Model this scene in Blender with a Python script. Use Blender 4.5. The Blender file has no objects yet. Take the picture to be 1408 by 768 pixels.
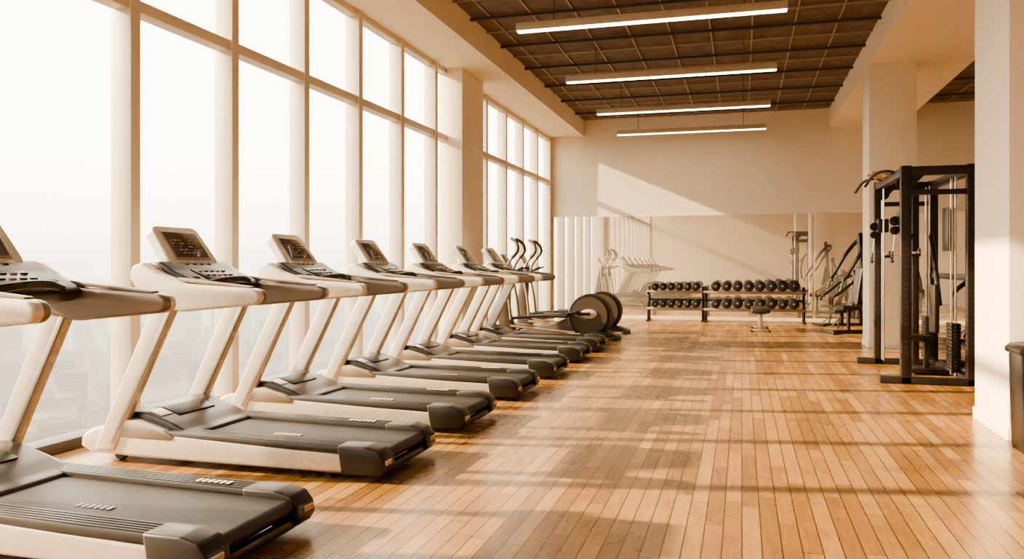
import bpy, bmesh, math, random
from mathutils import Vector, Matrix
random.seed(7)
scene=bpy.context.scene
COL=scene.collection

# ------------------------------------------------------------------ materials
def mat(name,col,rough=.5,metal=0.0,var=.08,scale=12.0,bump=0.0,emit=None,estr=0.0,coat=0.0):
    m=bpy.data.materials.new(name); m.use_nodes=True
    nt=m.node_tree; n=nt.nodes; l=nt.links
    p=n['Principled BSDF']
    tc=n.new('ShaderNodeTexCoord'); nz=n.new('ShaderNodeTexNoise')
    nz.inputs['Scale'].default_value=scale; nz.inputs['Detail'].default_value=5
    l.new(tc.outputs['Object'],nz.inputs['Vector'])
    r=n.new('ShaderNodeValToRGB')
    a=[max(0,c*(1-var)) for c in col]; b=[min(1,c*(1+var)) for c in col]
    r.color_ramp.elements[0].position=.3; r.color_ramp.elements[1].position=.7
    r.color_ramp.elements[0].color=(*a,1); r.color_ramp.elements[1].color=(*b,1)
    l.new(nz.outputs['Fac'],r.inputs['Fac']); l.new(r.outputs['Color'],p.inputs['Base Color'])
    mr=n.new('ShaderNodeMapRange'); mr.inputs['To Min'].default_value=max(.02,rough*.85); mr.inputs['To Max'].default_value=min(1,rough*1.15)
    l.new(nz.outputs['Fac'],mr.inputs['Value']); l.new(mr.outputs['Result'],p.inputs['Roughness'])
    p.inputs['Metallic'].default_value=metal
    if coat: p.inputs['Coat Weight'].default_value=coat
    if bump:
        bp=n.new('ShaderNodeBump'); bp.inputs['Strength'].default_value=bump; bp.inputs['Distance'].default_value=.01
        n2=n.new('ShaderNodeTexNoise'); n2.inputs['Scale'].default_value=scale*12; n2.inputs['Detail'].default_value=3
        l.new(tc.outputs['Object'],n2.inputs['Vector'])
        l.new(n2.outputs['Fac'],bp.inputs['Height']); l.new(bp.outputs['Normal'],p.inputs['Normal'])
    if emit:
        p.inputs['Emission Color'].default_value=(*emit,1); p.inputs['Emission Strength'].default_value=estr
    return m

M_wall=mat('wall_paint',(.77,.685,.55),.75,var=.02,scale=3,bump=.04)
M_frame=mat('frame_paint',(.62,.54,.43),.5,var=.03,scale=4)
M_sill=mat('dark_sill',(.09,.07,.055),.5)
M_ceil=mat('ceiling_panel',(.135,.105,.078),.9,var=.25,scale=5,bump=.25)
M_grid=mat('ceiling_grid_metal',(.33,.26,.19),.6,var=.1)
M_gdark=mat('ceiling_duct_dark',(.06,.046,.034),.6)
M_lampbody=mat('lamp_body',(.5,.43,.33),.45)
M_lamp=mat('lamp_diffuser',(1,.95,.88),.5,emit=(1,.88,.70),estr=18)
M_white=mat('treadmill_shell',(.63,.575,.49),.27,metal=.1,var=.03,coat=.35)
M_arm=mat('treadmill_arm',(.22,.18,.14),.32,metal=.4,var=.03)
M_silver=mat('treadmill_silver',(.33,.28,.22),.33,metal=.5,var=.03)
M_black=mat('black_plastic',(.015,.011,.008),.34,var=.15)
M_rub=mat('rubber_belt',(.020,.015,.011),.5,var=.2,scale=40,bump=.12)
M_grey=mat('grey_plastic',(.035,.027,.021),.32,var=.1)
M_screen=mat('screen_glass',(.085,.062,.046),.22,coat=.4)
M_glyph=mat('screen_glyph',(.45,.28,.15),.5,emit=(1,.55,.25),estr=.12)
M_mark=mat('white_marking',(.7,.62,.52),.5)
M_orange=mat('orange_label',(.65,.32,.08),.5)
M_steel=mat('black_steel',(.015,.011,.009),.38,metal=.0,var=.15)
M_chrome=mat('chrome',(.65,.57,.46),.2,metal=1,var=.03)
M_pad=mat('black_vinyl',(.02,.015,.012),.42,var=.15,bump=.1)
M_iron=mat('cast_iron',(.010,.008,.007),.4,metal=.0,var=.2)
M_ell=mat('elliptical_shell',(.085,.062,.046),.35,var=.08)

def mirror_mat():
    m=bpy.data.materials.new('mirror_glass'); m.use_nodes=True
    n=m.node_tree.nodes; l=m.node_tree.links; p=n['Principled BSDF']
    p.inputs['Base Color'].default_value=(.98,.94,.86,1); p.inputs['Metallic'].default_value=1
    nz=n.new('ShaderNodeTexNoise'); nz.inputs['Scale'].default_value=1.5
    mr=n.new('ShaderNodeMapRange'); mr.inputs['To Min'].default_value=.005; mr.inputs['To Max'].default_value=.015
    l.new(nz.outputs['Fac'],mr.inputs['Value']); l.new(mr.outputs['Result'],p.inputs['Roughness'])
    d=n.new('ShaderNodeBsdfDiffuse'); d.inputs['Color'].default_value=(.78,.70,.56,1)
    mx=n.new('ShaderNodeMixShader'); mx.inputs['Fac'].default_value=.16
    l.new(p.outputs[0],mx.inputs[1]); l.new(d.outputs[0],mx.inputs[2]); l.new(mx.outputs[0],n['Material Output'].inputs['Surface'])
    return m
M_mirror=mirror_mat()

def glass_mat():
    m=bpy.data.materials.new('window_glass'); m.use_nodes=True
    n=m.node_tree.nodes; l=m.node_tree.links; n.remove(n['Principled BSDF'])
    o=n['Material Output']; t=n.new('ShaderNodeBsdfTransparent'); g=n.new('ShaderNodeBsdfGlossy')
    t.inputs['Color'].default_value=(.97,.96,.94,1); g.inputs['Roughness'].default_value=.02
    mx=n.new('ShaderNodeMixShader'); mx.inputs['Fac'].default_value=.04
    l.new(t.outputs[0],mx.inputs[1]); l.new(g.outputs[0],mx.inputs[2]); l.new(mx.outputs[0],o.inputs['Surface'])
    return m
M_glass=glass_mat()

def floor_mat():
    m=bpy.data.materials.new('oak_plank_floor'); m.use_nodes=True
    nt=m.node_tree; n=nt.nodes; l=nt.links; p=n['Principled BSDF']
    def math_(op,a,b=None):
        x=n.new('ShaderNodeMath'); x.operation=op
        for i,v in enumerate((a,b)):
            if v is None: continue
            if isinstance(v,(int,float)): x.inputs[i].default_value=v
            else: l.new(v,x.inputs[i])
        return x.outputs[0]
    g=n.new('ShaderNodeNewGeometry'); s=n.new('ShaderNodeSeparateXYZ'); l.new(g.outputs['Position'],s.inputs[0])
    W=.092; L=1.25
    xs=math_('DIVIDE',s.outputs['X'],W); row=math_('FLOOR',xs); fx=math_('FRACT',xs)
    wn=n.new('ShaderNodeTexWhiteNoise'); wn.noise_dimensions='1D'; l.new(row,wn.inputs['W'])
    ys=math_('ADD',math_('DIVIDE',s.outputs['Y'],L),math_('MULTIPLY',wn.outputs['Value'],7.3))
    col=math_('FLOOR',ys); fy=math_('FRACT',ys)
    cb=n.new('ShaderNodeCombineXYZ'); l.new(row,cb.inputs[0]); l.new(col,cb.inputs[1])
    w2=n.new('ShaderNodeTexWhiteNoise'); w2.noise_dimensions='3D'; l.new(cb.outputs[0],w2.inputs['Vector'])
    cg=n.new('ShaderNodeCombineXYZ'); l.new(math_('MULTIPLY',s.outputs['X'],60),cg.inputs[0]); l.new(math_('MULTIPLY',s.outputs['Y'],4),cg.inputs[1]); l.new(math_('MULTIPLY',w2.outputs['Value'],30),cg.inputs[2])
    nz=n.new('ShaderNodeTexNoise'); nz.inputs['Scale'].default_value=1; nz.inputs['Detail'].default_value=7; nz.inputs['Roughness'].default_value=.65; l.new(cg.outputs[0],nz.inputs['Vector'])
    nb=n.new('ShaderNodeTexNoise'); nb.inputs['Scale'].default_value=2.2; nb.inputs['Detail'].default_value=5; nb.inputs['Roughness'].default_value=.55; l.new(g.outputs['Position'],nb.inputs['Vector'])
    f=math_('ADD',math_('ADD',math_('MULTIPLY',w2.outputs['Value'],.34),math_('MULTIPLY',nz.outputs['Fac'],.6)),math_('MULTIPLY',nb.outputs['Fac'],.30))
    r=n.new('ShaderNodeValToRGB'); e=r.color_ramp.elements
    e[0].position=.28; e[0].color=(.145,.066,.022,1); e[1].position=.97; e[1].color=(.53,.315,.125,1)
    k=e.new(.62); k.color=(.32,.163,.055,1)
    l.new(f,r.inputs['Fac'])
    gx=math_('ADD',math_('LESS_THAN',fx,.04),math_('GREATER_THAN',fx,.96)); gy=math_('LESS_THAN',fy,.004)
    gap=math_('MINIMUM',math_('ADD',gx,gy),1)
    mx=n.new('ShaderNodeMix'); mx.data_type='RGBA'; l.new(math_('MULTIPLY',gap,.85),mx.inputs['Factor'])
    l.new(r.outputs['Color'],mx.inputs['A']); mx.inputs['B'].default_value=(.045,.02,.008,1)
    l.new(mx.outputs['Result'],p.inputs['Base Color'])
    mr=n.new('ShaderNodeMapRange'); mr.inputs['From Min'].default_value=.3; mr.inputs['From Max'].default_value=.7
    mr.inputs['To Min'].default_value=.22; mr.inputs['To Max'].default_value=.36
    l.new(nb.outputs['Fac'],mr.inputs['Value']); l.new(mr.outputs['Result'],p.inputs['Roughness'])
    bp=n.new('ShaderNodeBump'); bp.inputs['Strength'].default_value=.3; bp.inputs['Distance'].default_value=.003
    h=math_('SUBTRACT',math_('MULTIPLY',nz.outputs['Fac'],.25),gap); l.new(h,bp.inputs['Height']); l.new(bp.outputs['Normal'],p.inputs['Normal'])
    p.inputs['Coat Weight'].default_value=.15; p.inputs['Coat Roughness'].default_value=.16
    return m
M_floor=floor_mat()

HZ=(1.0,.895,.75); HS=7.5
def city_mat(name,c1,c2,scl,bld):
    m=bpy.data.materials.new(name); m.use_nodes=True
    nt=m.node_tree; n=nt.nodes; l=nt.links; n.remove(n['Principled BSDF']); o=n['Material Output']
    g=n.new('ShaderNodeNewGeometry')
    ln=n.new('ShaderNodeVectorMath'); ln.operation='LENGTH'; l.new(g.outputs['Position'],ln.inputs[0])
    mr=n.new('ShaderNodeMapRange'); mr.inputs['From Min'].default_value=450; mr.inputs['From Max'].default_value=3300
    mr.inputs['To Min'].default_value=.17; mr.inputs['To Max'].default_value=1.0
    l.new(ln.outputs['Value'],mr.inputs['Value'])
    nz=n.new('ShaderNodeTexNoise'); nz.inputs['Scale'].default_value=scl; nz.inputs['Detail'].default_value=6
    l.new(g.outputs['Position'],nz.inputs['Vector'])
    r=n.new('ShaderNodeValToRGB'); r.color_ramp.elements[0].position=.35; r.color_ramp.elements[1].position=.65
    r.color_ramp.elements[0].color=(*c1,1); r.color_ramp.elements[1].color=(*c2,1); l.new(nz.outputs['Fac'],r.inputs['Fac'])
    d=n.new('ShaderNodeBsdfDiffuse')
    if bld:
        br=n.new('ShaderNodeTexWave'); br.bands_direction='Z'; br.inputs['Scale'].default_value=.09
        l.new(g.outputs['Position'],br.inputs['Vector'])
        mx=n.new('ShaderNodeMix'); mx.data_type='RGBA'; mx.inputs['B'].default_value=(c1[0]*.7,c1[1]*.7,c1[2]*.7,1)
        l.new(br.outputs['Fac'],mx.inputs['Factor']); l.new(r.outputs['Color'],mx.inputs['A']); l.new(mx.outputs['Result'],d.inputs['Color'])
    else: l.new(r.outputs['Color'],d.inputs['Color'])
    e=n.new('ShaderNodeEmission'); e.inputs['Color'].default_value=(*HZ,1); e.inputs['Strength'].default_value=HS  # aerial haze painted into the material: horizon-coloured glow, stronger with distance
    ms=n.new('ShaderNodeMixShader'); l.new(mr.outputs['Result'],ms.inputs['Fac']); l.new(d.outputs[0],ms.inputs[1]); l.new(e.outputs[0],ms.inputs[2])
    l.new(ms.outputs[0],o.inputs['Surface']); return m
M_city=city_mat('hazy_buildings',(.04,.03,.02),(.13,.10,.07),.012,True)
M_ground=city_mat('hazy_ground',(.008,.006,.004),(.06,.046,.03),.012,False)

# ------------------------------------------------------------------ mesh builder
class B:
    def __init__(s): s.bm=bmesh.new(); s.mats=[]
    def mi(s,m):
        if m not in s.mats: s.mats.append(m)
        return s.mats.index(m)
    def merge(s,t,m,M=None):
        if M is not None: bmesh.ops.transform(t,matrix=M,verts=t.verts)
        bmesh.ops.recalc_face_normals(t,faces=t.faces)
        i=s.mi(m)
        for f in t.faces: f.material_index=i; f.smooth=True
        me=bpy.data.meshes.new('tmp'); t.to_mesh(me); s.bm.from_mesh(me); bpy.data.meshes.remove(me); t.free()
    def prism(s,prof,y0,y1,m,bev=0.0,seg=2,M=None):
        t=bmesh.new(); n=len(prof)
        a=[t.verts.new((x,y0,z)) for x,z in prof]; b=[t.verts.new((x,y1,z)) for x,z in prof]
        t.faces.new(a); t.faces.new(b[::-1])
        for i in range(n): t.faces.new((a[i],b[i],b[(i+1)%n],a[(i+1)%n]))
        bmesh.ops.recalc_face_normals(t,faces=t.faces)
        if bev: bmesh.ops.bevel(t,geom=list(t.edges),offset=bev,segments=seg,affect='EDGES',profile=.5,clamp_overlap=True)
        s.merge(t,m,M)
    def box(s,c,d,m,bev=0.0,M=None,seg=2):
        x,y,z=c; a,b,h=d[0]/2,d[1]/2,d[2]/2
        s.prism([(x-a,z-h),(x+a,z-h),(x+a,z+h),(x-a,z+h)],y-b,y+b,m,bev,seg,M)
    def tube(s,pts,r,m,seg=10,sub=0,flat=1.0,M=None):
        P=[Vector(p) for p in pts]; R=r if isinstance(r,(list,tuple)) else [r]*len(P)
        if sub and len(P)>2:
            Q=[];RR=[]
            for i in range(len(P)-1):
                p0=P[max(0,i-1)];p1=P[i];p2=P[i+1];p3=P[min(len(P)-1,i+2)]
                for k in range(sub):
                    u=k/sub
                    Q.append(.5*((2*p1)+(p2-p0)*u+(2*p0-5*p1+4*p2-p3)*u*u+(-p0+3*p1-3*p2+p3)*u**3)); RR.append(R[i]*(1-u)+R[i+1]*u)
            Q.append(P[-1]);RR.append(R[-1]); P,R=Q,RR
        t=bmesh.new(); rings=[]; up=None
        for i,p in enumerate(P):
            d=(P[min(i+1,len(P)-1)]-P[max(i-1,0)]).normalized()
            if up is None: up=d.orthogonal().normalized() if abs(d.y)>.9 else Vector((0,1,0))
            u=(up-d*up.dot(d)).normalized(); up=u; v=d.cross(u)
            rings.append([t.verts.new(p+(u*math.cos(2*math.pi*k/seg)*flat+v*math.sin(2*math.pi*k/seg))*R[i]) for k in range(seg)])
        for a,b in zip(rings,rings[1:]):
            for k in range(seg): t.faces.new((a[k],a[(k+1)%seg],b[(k+1)%seg],b[k]))
        t.faces.new(rings[0]); t.faces.new(rings[-1][::-1]); s.merge(t,m,M)
    def lathe(s,c,prof,m,axis='Y',seg=32,M=None):
        t=bmesh.new(); rings=[]
        for r,o in prof:
            ring=[]
            for k in range(seg):
                a=2*math.pi*k/seg; p=(r*math.cos(a),r*math.sin(a))
                v={'Y':(p[0],o,p[1]),'Z':(p[0],p[1],o),'X':(o,p[0],p[1])}[axis]
                ring.append(t.verts.new((c[0]+v[0],c[1]+v[1],c[2]+v[2])))
            rings.append(ring)
        for a,b in zip(rings,rings[1:]):
            for k in range(seg): t.faces.new((a[k],a[(k+1)%seg],b[(k+1)%seg],b[k]))
        t.faces.new(rings[0]); t.faces.new(rings[-1][::-1]); s.merge(t,m,M)
    def mesh(s,name,ang=35):
        me=bpy.data.meshes.new(name); s.bm.to_mesh(me); s.bm.free()
        for m in s.mats: me.materials.append(m)
        me.set_sharp_from_angle(angle=math.radians(ang)); return me
def put(me,name,loc=(0,0,0),rz=0,sc=None):
    o=bpy.data.objects.new(name,me); o.location=loc; o.rotation_euler=(0,0,rz)
    if sc: o.scale=sc
    COL.objects.link(o); return o
def simple(name,boxes,m,bev=0.0):
    b=B()
    for (x0,x1,y0,y1,z0,z1) in boxes: b.box(((x0+x1)/2,(y0+y1)/2,(z0+z1)/2),(x1-x0,y1-y0,z1-z0),m,bev)
    return put(b.mesh(name),name)

# ------------------------------------------------------------------ room shell
XL,XR,YB,YF=-4.8,6.6,20.3,-3.2
CZ=5.02
simple('floor',[(XL-.12,XR+.1,YF-.1,YB+.1,-.15,0)],M_floor)
simple('wall_back',[(XL-.12,XR+.1,YB,YB+.2,0,5.4)],M_wall)
simple('wall_front',[(XL-.12,XR+.1,YF-.2,YF,0,5.4)],M_wall)
simple('wall_right',[(XR,XR+.2,YF,YB,0,5.4)],M_wall)
simple('ceiling',[(-3.87,1.97,YF,YB,CZ,5.3),(3.53,XR,YF,YB,CZ,5.3)],M_ceil)
simple('ceiling_beam_left',[(XL-.15,-3.87,YF,YB,4.6,5.3)],M_wall)
simple('ceiling_beam_right',[(1.97,3.53,YF,YB,4.57,5.3)],M_wall)
b=B()
for x0,x1 in ((-3.87,1.97),(3.53,XR)):
    x=x0+.3
    while x<x1: b.box((x,(YF+YB)/2,CZ-.02),(.022,YB-YF,.02),M_grid); x+=.62
    y=YF+.5; k=0
    while y<YB:
        if k%2: b.box(((x0+x1)/2,y,CZ-.03),(x1-x0,.025,.02),M_grid)
        else: b.box(((x0+x1)/2,y,CZ-.05),(x1-x0,.05,.04),M_gdark)
        y+=.78; k+=1
put(b.mesh('ceiling_grid'),'ceiling_grid')
simple('column_left',[(XL-.05,-4.45,12.62,13.75,0,4.6)],M_wall,.008)
for i,(y0,y1) in enumerate(((7.0,7.95),(14.1,14.8))):
    b=B(); b.box((2.32,(y0+y1)/2,2.285),(.7,y1-y0,4.57),M_wall,.008)
    me=b.mesh('column'); put(me,'column')
    simple('baseboard_column',[(1.957,2.683,y0-.013,y1+.013,0,.1)],M_wall,.004)
simple('baseboard_right',[(XR-.015,XR,YF,YB,0,.1)],M_wall)
simple('baseboard_front',[(XL,XR,YF,YF+.015,0,.1)],M_wall)
simple('baseboard_back',[(XL,XR,YB-.03,YB,0,.07)],M_wall)
simple('wall_mirror',[(XL+.12,-2.2,YB-.02,YB,.07,2.55),(-2.194,1.6,YB-.02,YB,.07,2.55)],M_mirror)
simple('wall_mirror',[(1.66,4.0,YB-.02,YB,.07,2.55),(4.006,6.4,YB-.02,YB,.07,2.55)],M_mirror)
ys=[5.43+1.335*k for k in range(-7,12)]
ys=[y for y in ys if YF<y<YB]
b=B()
for y in ys:
    if 12.5<y<13.8: continue
    b.box((XL-.0,y,2.3),(.2,.11,4.6),M_frame,.006)
b.box((XL,YB-.05,2.3),(.17,.1,4.6),M_frame,.006)
b.box((XL,YF+.05,2.3),(.17,.1,4.6),M_frame,.006)
for (a,c) in ((YF,12.62),(13.75,YB)):
    b.box((XL+.005,(a+c)/2,3.45),(.15,c-a,.10),M_frame,.006)
    b.box((XL,(a+c)/2,4.56),(.14,c-a,.08),M_frame,.006)
    b.box((XL+.01,(a+c)/2,.04),(.2,c-a,.08),M_sill,.006)
put(b.mesh('window_frame'),'window_1')
simple('window_2',[(XL-.012,XL-.004,YF,12.6,.08,4.55),(XL-.012,XL-.004,13.7,YB,.08,4.55)],M_glass)

# ------------------------------------------------------------------ pendant lamps
b=B(); LX0,LX1=-2.85,.53; LZ=4.4
b.box(((LX0+LX1)/2,0,LZ+.06),(LX1-LX0,.12,.1),M_lampbody,.006)
b.box(((LX0+LX1)/2,0,LZ+.004),(LX1-LX0-.02,.1,.012),M_lamp)
for x in (LX0+.5,LX1-.5): b.tube([(x,0,LZ+.1),(x,0,CZ-.02)],.006,M_gdark,6)
me=b.mesh('pendant_lamp')
for y in (-2.1,1.0,4.1,7.15,10.25,13.35,16.35,19.1): put(me,'linear_pendant_lamp',(0,y,0))

# ------------------------------------------------------------------ treadmill
def treadmill():
    b=B()
    for s in (-1,1):
        def yy(a,c): return (a*s,c*s) if s>0 else (c*s,a*s)
        y0,y1=yy(.355,.43)
        b.prism([(-2.28,.10),(-2.27,.18),(-2.17,.232),(-1.85,.222),(-.3,.165),(-.28,.055),(-.6,.05),(-1.95,.055),(-2.2,.06)],y0,y1,M_white,.016,3)
        b.prism([(-1.95,.05),(-1.9,.085),(-.3,.07),(-.3,.045)],*yy(.36,.415),M_silver,.004)
        y0,y1=yy(.275,.425)
        b.prism([(-1.72,.20),(-1.68,.235),(-.2,.212),(-.16,.17),(-1.7,.17)],y0,y1,M_grey,.006)
        for k in range(5):
            yk=s*(.297+k*.027)
            b.prism([(-1.62,.232),(-1.62,.2375),(-.3,.2175),(-.3,.21)],yk-.008,yk+.008,M_black,.001)
        y0,y1=yy(.27,.435)
        b.prism([(-.30,.04),(-.33,.22),(-.14,.222),(-.05,.2),(-.01,.15),(-.0,.09),(-.03,.045)],y0,y1,M_black,.014,3)
        b.box((-.005,s*.37,.125),(.012,.085,.028),M_mark,.003)
        b.box((.0015,s*.37,.125),(.003,.07,.018),M_orange)
        # upright
        y0,y1=yy(.375,.445)
        b.prism([(-2.17,.08),(-2.0,.08),(-1.90,.30),(-1.52,1.07),(-1.42,1.16),(-1.62,1.18),(-1.70,1.06)],y0,y1,M_white,.02,3)
        b.prism([(-2.035,.13),(-2.0,.13),(-1.52,1.08),(-1.555,1.08)],*yy(.37,.4455),M_silver,.003)
        # side cover between upright and deck
        b.prism([(-2.08,.19),(-1.98,.30),(-1.82,.30),(-1.62,.245),(-1.52,.20),(-1.55,.175),(-2.05,.175)],*yy(.33,.437),M_silver,.012)
        # arm: taupe inner core, pale outer shell
        prof=[(-1.86,1.26),(-1.84,1.34),(-1.76,1.365),(-1.62,1.29),(-1.42,1.222),(-.9,1.192),(-.862,1.17),(-.855,1.12),(-.89,1.088),(-1.45,1.035),(-1.66,1.07),(-1.79,1.16)]
        b.prism(prof,*yy(.362,.43),M_arm,.024,4)
        b.prism(prof,*yy(.395,.465),M_white,.024,4)
        b.prism([(-1.5,1.235),(-.95,1.19),(-.95,1.205),(-1.5,1.262)],*yy(.375,.43),M_arm,.006,3)
        b.lathe((-2.03,s*.33,.045),[(.02,-.025),(.042,-.022),(.045,0),(.042,.022),(.02,.025)],M_black,'Y',20)
        b.tube([(-.42,s*.33,0),(-.42,s*.33,.03)],.028,M_black,12); b.tube([(-.42,s*.33,.02),(-.42,s*.33,.09)],.012,M_steel,8)
        b.lathe((-1.53,s*.25,1.25),[(.058,0),(.062,.012),(.054,.018),(.047,.008),(.045,-.01)],M_grey,'Z',20)
        b.lathe((-1.53,s*.25,1.246),[(.045,0),(.044,.010)],M_black,'Z',20)
        b.tube([(-1.5,s*.3,1.2),(-1.40,s*.22,1.225),(-1.34,s*.1,1.245),(-1.335,0,1.25)],.022,M_black,10,4)
        b.tube([(-1.38,s*.18,1.233),(-1.345,s*.09,1.245)],.0235,M_silver,10)
    b.box((-1.1,0,.095),(1.7,.66,.06),M_black,.006)
    b.prism([(-2.18,.07),(-2.17,.22),(-2.08,.31),(-1.93,.355),(-1.80,.345),(-1.6,.28),(-1.5,.235),(-1.42,.22),(-1.42,.10)],-.365,.365,M_grey,.025,4)
    b.prism([(-1.93,.352),(-1.80,.352),(-1.66,.308),(-1.68,.299),(-1.8,.337),(-1.93,.335)],-.2,.2,M_black,.003)
    b.prism([(-1.80,.3455),(-1.8,.3505),(-1.70,.3195),(-1.70,.314)],-.34,-.22,M_mark,.001)
    for k in range(6): b.box((-2.168,-.25+k*.1,.16),(.02,.06,.012),M_black)
    b.prism([(-2.32,.09),(-2.31,.16),(-2.26,.2),(-2.12,.21),(-2.12,.075),(-2.26,.065)],-.40,.40,M_white,.02,3)
    b.prism([(-1.5,.205),(-.06,.185),(-.03,.165),(-.025,.14),(-.05,.105),(-1.5,.12)],-.27,.27,M_rub,.012,3)
    b.box((-.05,0,.07),(.05,.56,.05),M_black,.01)
    for k in range(6):
        for (x0,y0) in ((-.62,.335),(-.95,-.12)):
            z=.2205+(-.3-(x0))*.0152 if y0>.3 else .1985
            b.box((x0+k*.036,y0,z+(.0005 if y0>.3 else -.0105+(-.2-x0)*.014)),(.022,.045,.004),M_mark,0,None)
    # yoke + dash
    b.prism([(-1.86,1.24),(-1.85,1.335),(-1.79,1.37),(-1.70,1.35),(-1.64,1.27),(-1.66,1.17),(-1.76,1.17)],-.40,.40,M_white,.025,4)
    b.prism([(-1.76,1.20),(-1.77,1.362),(-1.70,1.372),(-1.60,1.31),(-1.42,1.235),(-1.38,1.20),(-1.44,1.15),(-1.66,1.13)],-.362,.362,M_black,.02,3)
    b.prism([(-1.60,1.31),(-1.595,1.318),(-1.42,1.247),(-1.425,1.238)],-.17,.17,M_grey,.003)
    for i in range(5):
        for j in range(2):
            x=-1.555+j*.065; z=1.300-j*.026
            b.box((x,-.13+i*.065,z),(.026,.036,.012),M_orange if (i+j)%3==0 else M_grey,.002)
    b.prism([(-1.86,1.25),(-1.9,1.45),(-1.80,1.46),(-1.66,1.3)],-.13,.13,M_white,.02)
    T=Matrix.Translation((-1.655,0,1.305))@Matrix.Rotation(math.radians(-36),4,'Y')
    def bx(c,d,m,bev=0): b.box(c,d,m,bev,T,3)
    R=Matrix.Rotation(math.radians(90),4,'Z')
    hw=.265
    prof=[(-hw+.05,0),(hw-.05,0),(hw-.012,.03),(hw,.10),(hw-.02,.345),(hw-.035,.375),(hw-.07,.39),(-hw+.07,.39),(-hw+.035,.375),(-hw+.02,.345),(-hw,.10),(-hw+.012,.03)]
    b.prism(prof,-.012,.07,M_white,.024,4,T@R)
    bx((.011,0,.21),(.014,.38,.25),M_silver,.006)
    bx((.016,0,.215),(.012,.355,.22),M_screen,.004)
    bx((.012,0,.04),(.012,.34,.034),M_silver,.004)
    for k in range(4): bx((.02,-.12+k*.08,.04),(.008,.03,.014),M_black,.002)
    for r in range(6):
        y=-.15
        random.seed(r)
        while y<.10:
            w=random.uniform(.015,.05)
            if random.random()<.6: bx((.0225,y+w/2,.140+r*.028),(.0015,w,.006),M_glyph)
            y+=w+.018
    return b.mesh('treadmill')
me=treadmill()
for y in (3.27,4.97,6.46,8.05,9.6,11.2,12.56): put(me,'treadmill',(-2.1,y,0))

# ------------------------------------------------------------------ elliptical
def elliptical():
    b=B()
    b.tube([(-.05,0,.07),(-1.9,0,.07)],.04,M_steel,10)
    for x in (-.03,-1.85): b.box((x,0,.04),(.09,.56,.06),M_steel,.015)
    for s in (-1,1):
        for x in (-.03,-1.85): b.box((x,s*.27,.02),(.1,.05,.04),M_black,.01)
    for s in (-1,1):
        b.lathe((-.5,s*.085,.43),[(.37,-.055),(.385,-.03),(.385,.03),(.365,.055),(.2,.062),(.05,.064)] if s>0 else [(.05,-.064),(.2,-.062),(.365,-.055),(.385,-.03),(.385,.03),(.37,.055)],M_black,'Y',48)
        b.lathe((-.5,s*.152,.43),[(.33,-.006),(.33,.006)],M_ell,'Y',48)
        b.prism([(-.5+.15*math.cos(a*math.pi/10),.46+.085*math.sin(a*math.pi/10)) for a in range(20)],s*.165-.008,s*.165+.008,M_white,.003)
        b.box((-.5+s*.09,s*.19,.43-s*.03),(.24,.03,.06),M_steel,.01)
        cx,cz=-.5+s*.2,.43-s*.06
        b.tube([(cx,s*.17,cz),(cx,s*.25,cz)],.025,M_steel,10)
        b.tube([(cx,s*.24,cz),(-1.0,s*.24,cz*.35+.27),(-1.62,s*.25,.36)],.030,M_steel,10,3)
        b.prism([(-1.25,.40),(-1.23,.44),(-.9,.44),(-.86,.48),(-.84,.42),(-.88,.385)],s*.24-.075,s*.24+.075,M_black,.012)
        # roller track
        b.tube([(-.75,s*.2,.12),(-1.65,s*.2,.22)],.022,M_silver,8)
        b.tube([(-1.62,s*.27,.34),(-1.66,s*.27,.7),(-1.72,s*.26,1.05),(-1.70,s*.25,1.3),(-1.58,s*.25,1.5),(-1.5,s*.24,1.62),(-1.55,s*.2,1.76),(-1.66,s*.16,1.83)],[.028,.026,.024,.024,.024,.026,.026,.022],M_silver,10,4)
        b.tube([(-1.6,s*.25,1.47),(-1.5,s*.245,1.6),(-1.53,s*.21,1.74),(-1.64,s*.165,1.82)],.032,M_ell,10,4)
        b.lathe((-1.72,s*.2,1.02),[(.05,-.04),(.055,0),(.05,.04)],M_black,'Y',20)
        b.tube([(-1.68,s*.06,1.2),(-1.55,s*.14,1.25),(-1.42,s*.16,1.3)],.016,M_black,8,4)
    b.prism([(-1.9,.06),(-1.95,.5),(-1.86,1.0),(-1.8,1.3),(-1.68,1.3),(-1.7,1.0),(-1.72,.5),(-1.6,.12)],-.09,.09,M_ell,.03,3)
    b.tube([(-1.72,-.24,1.02),(-1.72,.24,1.02)],.02,M_chrome,10)
    T=Matrix.Translation((-1.72,0,1.28))@Matrix.Rotation(math.radians(-30),4,'Y')
    b.box((0,0,.15),(.06,.36,.3),M_white,.025,T,3); b.box((.03,0,.17),(.012,.28,.2),M_screen,.004,T)
    # long sloping fairing joining flywheel to the base
    b.prism([(-1.55,.05),(-1.5,.14),(-1.1,.26),(-.85,.42),(-.6,.5),(-.5,.1),(-.3,.05)],-.075,.075,M_ell,.02)
    b.prism([(-.5,.04),(-.45,.16),(-.15,.14),(.0,.08),(.0,.04)],-.17,.17,M_black,.015)
    me=b.mesh('elliptical')
    for v in me.vertices:
        if v.co.x<-1.0: v.co.x-=.30*min(1,(-1.0-v.co.x)/.35)
    return me
me=elliptical()
for y in (14.45,15.75): put(me,'elliptical_trainer',(-2.14,y,0))

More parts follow.
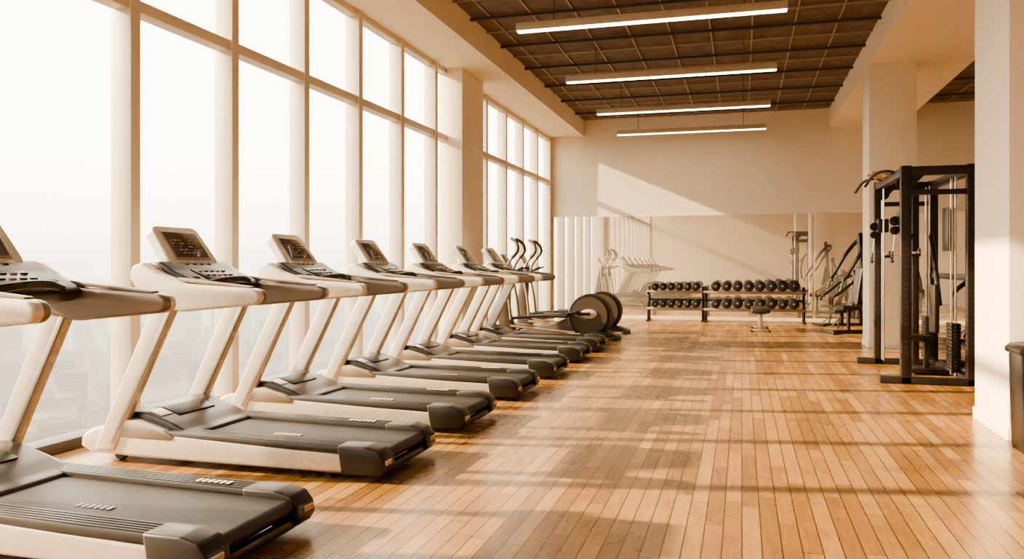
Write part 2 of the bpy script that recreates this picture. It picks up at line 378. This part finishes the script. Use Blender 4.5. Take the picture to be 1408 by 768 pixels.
# ------------------------------------------------------------------ dumbbell racks
def db_rack(L,r,pitch,loc):
    par=bpy.data.objects.new('dumbbell_rack',None); par.location=loc; COL.objects.link(par)
    b=B()
    for x in (-L/2+.04,L/2-.04):
        b.box((x,0,.02),(.07,.6,.04),M_steel,.008)
        b.box((x,.1,.42),(.06,.07,.8),M_steel,.008)
        b.box((x,-.12,.24),(.05,.06,.44),M_steel,.006)
        b.box((x,0,.66),(.05,.42,.06),M_steel,.008)
    for z in (.30,.70):
        for y in (-.16,.06): b.box((0,y,z),(L,.045,.05),M_silver,.005)
        b.box((0,-.05,z-.035),(L-.08,.2,.012),M_silver,.002)
    b.box((0,.135,.5),(L-.1,.02,.05),M_steel,.004)
    o=put(b.mesh('rack_frame'),'rack_frame'); o.parent=par
    b=B()
    for z0 in (.325,.725):
        n=int((L-.1)/pitch)
        for i in range(n):
            x=-(n-1)*pitch/2+i*pitch; rr=r*(.86+.2*((i*37%11)/11)) if z0<.5 else r*(.9+.2*i/n)
            z=z0+rr
            for yo in (-.18,.08):
                b.lathe((x,yo,z),[(rr*.8,-.065),(rr*.97,-.055),(rr,-.03),(rr,.03),(rr*.97,.055),(rr*.8,.065)],M_iron,'Y',16)
            b.lathe((x,-.246,z),[(rr*.2,-.002),(rr*.2,.002)],M_silver,'Y',12)
            b.tube([(x,-.14,z),(x,.04,z)],.017,M_chrome,8)
    o=put(b.mesh('dumbbells'),'dumbbells'); o.parent=par
db_rack(2.25,.125,.245,(.27,19.5,0))
db_rack(1.35,.098,.19,(-1.52,19.6,0))

# ------------------------------------------------------------------ flat bench
b=B()
b.box((0,0,.42),(.36,1.15,.09),M_pad,.025,None,3)
b.box((0,0,.37),(.2,1.0,.03),M_black,.004)
b.box((0,0,.335),(.06,.95,.05),M_silver,.006)
for y,w in ((-.45,.34),(.42,.3)):
    b.box((0,y,.19),(.07,.06,.3),M_silver,.006); b.box((0,y,.03),(w,.07,.05),M_silver,.012)
    for s in (-1,1): b.box((s*w/2,y,.02),(.05,.08,.04),M_black,.01)
put(b.mesh('flat_bench'),'weight_bench',(.36,17.3,0))

# ------------------------------------------------------------------ power rack / cable trainer
b=B(); H=2.46; XA,XB=1.78,2.45; YA,YC=10.0,11.9
for x in (XA,XB):
    for y in (YA,YC):
        b.box((x,y,H/2),(.11,.11,H),M_steel,.008)
        for k in range(30): b.lathe((x,y-.056,.35+k*.065),[(.012,-.001),(.012,.001)],M_grey,'Y',8)
        for k in range(30): b.lathe((x-.056,y,.35+k*.065),[(.009,-.001),(.009,.001)],M_silver,'X',8)
for y in (YA,YC):
    b.box(((XA+XB)/2,y,H-.06),(XB-XA+.1,.09,.10),M_steel,.008)
    b.box(((XA+XB)/2+.05,y,.04),(XB-XA+.65,.11,.08),M_steel,.01)
    b.box(((XA+XB)/2,y,H-.30),(XB-XA,.05,.06),M_steel,.006)
for x in (XA,XB):
    b.box((x,(YA+YC)/2,H-.06),(.09,YC-YA,.10),M_steel,.008)
b.box((XB,(YA+YC)/2,.06),(.09,YC-YA,.08),M_steel,.008)
b.box((XB,(YA+YC)/2,1.2),(.06,YC-YA,.07),M_steel,.006)
for y in (YA,YC):
    b.prism([(XA+.04,H-.1),(XA+.2,H-.1),(XA+.04,H-.27)],y-.02,y+.02,M_steel,.003)
for y,sy in ((YA,1),(YC,-1)):
    for dy in (.18,.30): b.tube([(XA+.02,y+sy*dy,.08),(XA+.02,y+sy*dy,H-.1)],.013,M_chrome,10)
    b.tube([(XA+.02,y+sy*.24,1.6),(XA+.02,y+sy*.24,H-.12)],.005,M_chrome,6)
    b.box((XA+.02,y+sy*.2,1.86),(.13,.2,.18),M_steel,.012)
    b.lathe((XA-.08,y+sy*.2,1.85),[(.03,-.02),(.055,-.016),(.048,0),(.055,.016),(.03,.02)],M_black,'Y',20)
    b.lathe((XA-.08,y+sy*.2,1.74),[(.03,-.02),(.05,-.016),(.04,0),(.05,.016),(.03,.02)],M_black,'Y',20)
    b.lathe((XA+.02,y+sy*.24,H-.18),[(.03,-.02),(.08,-.016),(.07,0),(.08,.016),(.03,.02)],M_black,'Y',24)
    b.tube([(XA-.08,y+sy*.2,1.70),(XA-.10,y+sy*.2,1.5)],.005,M_chrome,6)
    b.tube([(XA-.10,y+sy*.2,1.5),(XA-.11,y+sy*.26,1.38),(XA-.11,y+sy*.14,1.38),(XA-.10,y+sy*.2,1.5)],.008,M_black,8)
    b.tube([(XA-.11,y+sy*.27,1.38),(XA-.11,y+sy*.13,1.38)],.016,M_black,8)
    yw=y+sy*.28
    for k in range(14): b.box((XB-.12,yw,.14+k*.04),(.10,.26,.035),M_iron,.004)
    for dy in (-.1,.1): b.tube([(XB-.12,yw+dy,.08),(XB-.12,yw+dy,H-.1)],.012,M_chrome,10)
    b.tube([(XB-.12,yw,.7),(XB-.12,yw,H-.12)],.005,M_black,6)
b.box((XB-.2,YA+.28,1.75),(.01,.30,.5),M_grey,.004)
# pull-up station
b.tube([(XA,YA+.5,H-.03),(XA-.12,YA+.5,H+.0),(XA-.24,YA+.62,H-.03),(XA-.30,YA+.9,H-.14)],.018,M_steel,10,4)
b.tube([(XA,YC-.5,H-.03),(XA-.12,YC-.5,H+.0),(XA-.24,YC-.38,H-.03),(XA-.30,YC-.1,H-.14)],.018,M_steel,10,4)
b.tube([(XA-.12,YA+.5,H),(XA-.12,YC-.5,H)],.018,M_chrome,10)
for y in (YA+.75,YC-.75): b.tube([(XA,y,H-.03),(XA-.24,y,H+.02)],.018,M_chrome,10)
# j-hooks, bar
for y in (YA,YC):
    b.box((XA+.09,y,1.45),(.1,.07,.03),M_steel,.004); b.box((XA+.14,y,1.48),(.02,.07,.09),M_steel,.004)
b.tube([(XA+.105,YA-.14,1.48),(XA+.105,YC+.14,1.48)],.014,M_chrome,10)
# press arms and centre mast inside the rack
b.box((XB-.28,YC-.35,H/2),(.08,.08,H-.1),M_steel,.006)
b.tube([(XB-.28,YC-.35,1.75),(XB-.45,YC-.5,1.55),(XB-.5,YC-.8,1.15),(XB-.45,YC-.95,.85)],.03,M_steel,10,4)
b.tube([(XB-.1,YC-.35,1.75),(XB-.1,YC-.5,1.55),(XB-.12,YC-.8,1.15),(XB-.12,YC-.95,.85)],.03,M_steel,10,4)
# seat
b.box((XB-.35,(YA+YC)/2+.1,.44),(.3,.4,.07),M_pad,.025,None,3)
b.box((XB-.25,(YA+YC)/2+.1,.22),(.06,.06,.4),M_steel,.005); b.box((XB-.2,(YA+YC)/2+.1,.04),(.5,.4,.05),M_steel,.01)
b.box((XB-.16,(YA+YC)/2+.1,.80),(.07,.28,.6),M_pad,.025,None,3)
put(b.mesh('power_rack'),'power_rack')

# ------------------------------------------------------------------ press machine
def press():
    b=B()
    b.box((0,0,.04),(.10,1.5,.07),M_steel,.01)
    for y,w in ((-.7,.7),(.7,.8)): b.box((0,y,.04),(w,.10,.07),M_steel,.01)
    b.box((0,.55,1.0),(.12,.12,1.95),M_steel,.01,Matrix.Translation((0,.55,0))@Matrix.Rotation(math.radians(7),4,'X')@Matrix.Translation((0,-.55,0)))
    b.box((0,-.05,.25),(.08,.08,.42),M_steel,.006)
    b.box((0,-.12,.5),(.36,.44,.09),M_pad,.03,None,3)
    Tb=Matrix.Translation((0,.15,.55))@Matrix.Rotation(math.radians(-14),4,'X')
    b.box((0,0,.38),(.32,.09,.74),M_pad,.03,Tb,3); b.box((0,.07,.3),(.06,.06,.7),M_steel,.005,Tb)
    b.box((0,.35,.6),(.05,.5,.05),M_steel,.005)
    for s in (-1,1):
        b.tube([(s*.08,.5,1.85),(s*.30,.42,1.8),(s*.36,.1,1.55),(s*.35,-.25,1.2),(s*.34,-.42,1.05)],.045,M_steel,10,4)
        b.tube([(s*.34,-.42,1.05),(s*.2,-.45,1.03)],.024,M_black,10); b.tube([(s*.34,-.42,1.05),(s*.34,-.5,.88)],.026,M_black,10)
        b.tube([(s*.3,.7,.07),(s*.3,.72,.9),(s*.1,.6,1.5)],.042,M_steel,10,3)
        b.tube([(s*.3,.7,.62),(s*.46,.7,.62)],.022,M_chrome,8); b.lathe((s*.38,.7,.62),[(.05,-.03),(.17,-.025),(.17,.025),(.05,.03)],M_iron,'X',28)
        b.tube([(0,-.35,.3),(s*.18,-.5,.12)],.02,M_steel,8)
    return b.mesh('press')
me=press()
put(me,'chest_press_machine',(2.02,16.9,0),math.radians(-70),(.8,.62,1))
put(me,'chest_press_machine',(2.15,19.1,0),math.radians(-70),(.8,.8,.62))
put(me,'chest_press_machine',(4.1,15.6,0),math.radians(-80),(1,1,.85))

# ------------------------------------------------------------------ waste bin
b=B()
b.prism([(-.15,0),(.15,0),(.17,.70),(-.17,.70)],-.15,.15,M_black,.012)
b.prism([(-.185,.70),(.185,.70),(.185,.735),(.12,.79),(-.15,.77),(-.19,.735)],-.175,.175,M_steel,.008)
b.box((-.02,-.172,.74),(.2,.01,.03),M_black,.003); b.box((0,-.158,.35),(.2,.006,.5),M_grey,.002)
put(b.mesh('waste_bin'),'waste_bin',(2.08,6.66,0))

# ------------------------------------------------------------------ city outside
GZ=-170
vs=[];fs=[]
def tower(x,y,w,d,h,a):
    i=len(vs); c,s=math.cos(a),math.sin(a)
    for z in (GZ,GZ+h):
        for u,v in ((-w,-d),(w,-d),(w,d),(-w,d)): vs.append((x+(u*c-v*s)/2,y+(u*s+v*c)/2,z))
    fs.extend([(i,i+1,i+5,i+4),(i+1,i+2,i+6,i+5),(i+2,i+3,i+7,i+6),(i+3,i,i+4,i+7),(i+4,i+5,i+6,i+7)])
rnd=random.Random(3)
for k in range(14000):
    r=450+3400*rnd.random()**.75; th=math.radians(rnd.uniform(2,140))
    x=-r*math.sin(th); y=r*math.cos(th)
    if x>-200: continue
    q=rnd.random(); h=rnd.uniform(6,20) if q<.62 else rnd.uniform(30,75)
    if r>1100 and rnd.random()<.16: h=rnd.uniform(80,135)
    w=rnd.uniform(10,24) if h>25 else rnd.uniform(14,40)
    tower(x,y,w,rnd.uniform(10,24),h,rnd.choice((.3,.35,.9,.25)))
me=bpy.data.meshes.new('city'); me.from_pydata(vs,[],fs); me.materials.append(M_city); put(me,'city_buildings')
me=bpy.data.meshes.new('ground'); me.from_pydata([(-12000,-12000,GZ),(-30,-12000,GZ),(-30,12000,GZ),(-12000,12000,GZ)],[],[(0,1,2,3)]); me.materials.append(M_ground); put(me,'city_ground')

# ------------------------------------------------------------------ world & sun
w=bpy.data.worlds.new('sky'); scene.world=w; w.use_nodes=True
n=w.node_tree.nodes; l=w.node_tree.links; bg=n['Background']
tc=n.new('ShaderNodeTexCoord'); sp=n.new('ShaderNodeSeparateXYZ'); l.new(tc.outputs['Generated'],sp.inputs[0])
r=n.new('ShaderNodeValToRGB'); e=r.color_ramp.elements
BG=15
e[0].position=.0; e[0].color=(HZ[0]*HS/BG,HZ[1]*HS/BG,HZ[2]*HS/BG,1); e[1].position=.12; e[1].color=(1,.89,.73,1)
k=e.new(.03); k.color=(.68,.61,.51,1); k=e.new(1.0); k.color=(1,.90,.75,1)
l.new(sp.outputs['Z'],r.inputs['Fac']); l.new(r.outputs['Color'],bg.inputs['Color']); bg.inputs['Strength'].default_value=BG

sd=bpy.data.lights.new('sun','SUN'); sd.energy=44; sd.color=(1,.77,.49); sd.angle=math.radians(1.0)
so=bpy.data.objects.new('sun',sd); COL.objects.link(so); so.location=(-20,0,12)
so.rotation_euler=Vector((1,.2,-.44)).to_track_quat('-Z','Y').to_euler()

# ------------------------------------------------------------------ camera
cd=bpy.data.cameras.new('camera'); cam=bpy.data.objects.new('camera',cd); COL.objects.link(cam)
cd.sensor_width=36; cd.lens=36*1110/1408; cd.shift_y=-21/1408; cd.clip_end=20000
cam.location=(0,0,1.35); cam.rotation_euler=(math.radians(90),0,math.radians(15.9))
scene.camera=cam
scene.view_settings.view_transform='AgX'; scene.view_settings.look='AgX - Medium High Contrast'; scene.view_settings.exposure=-.92
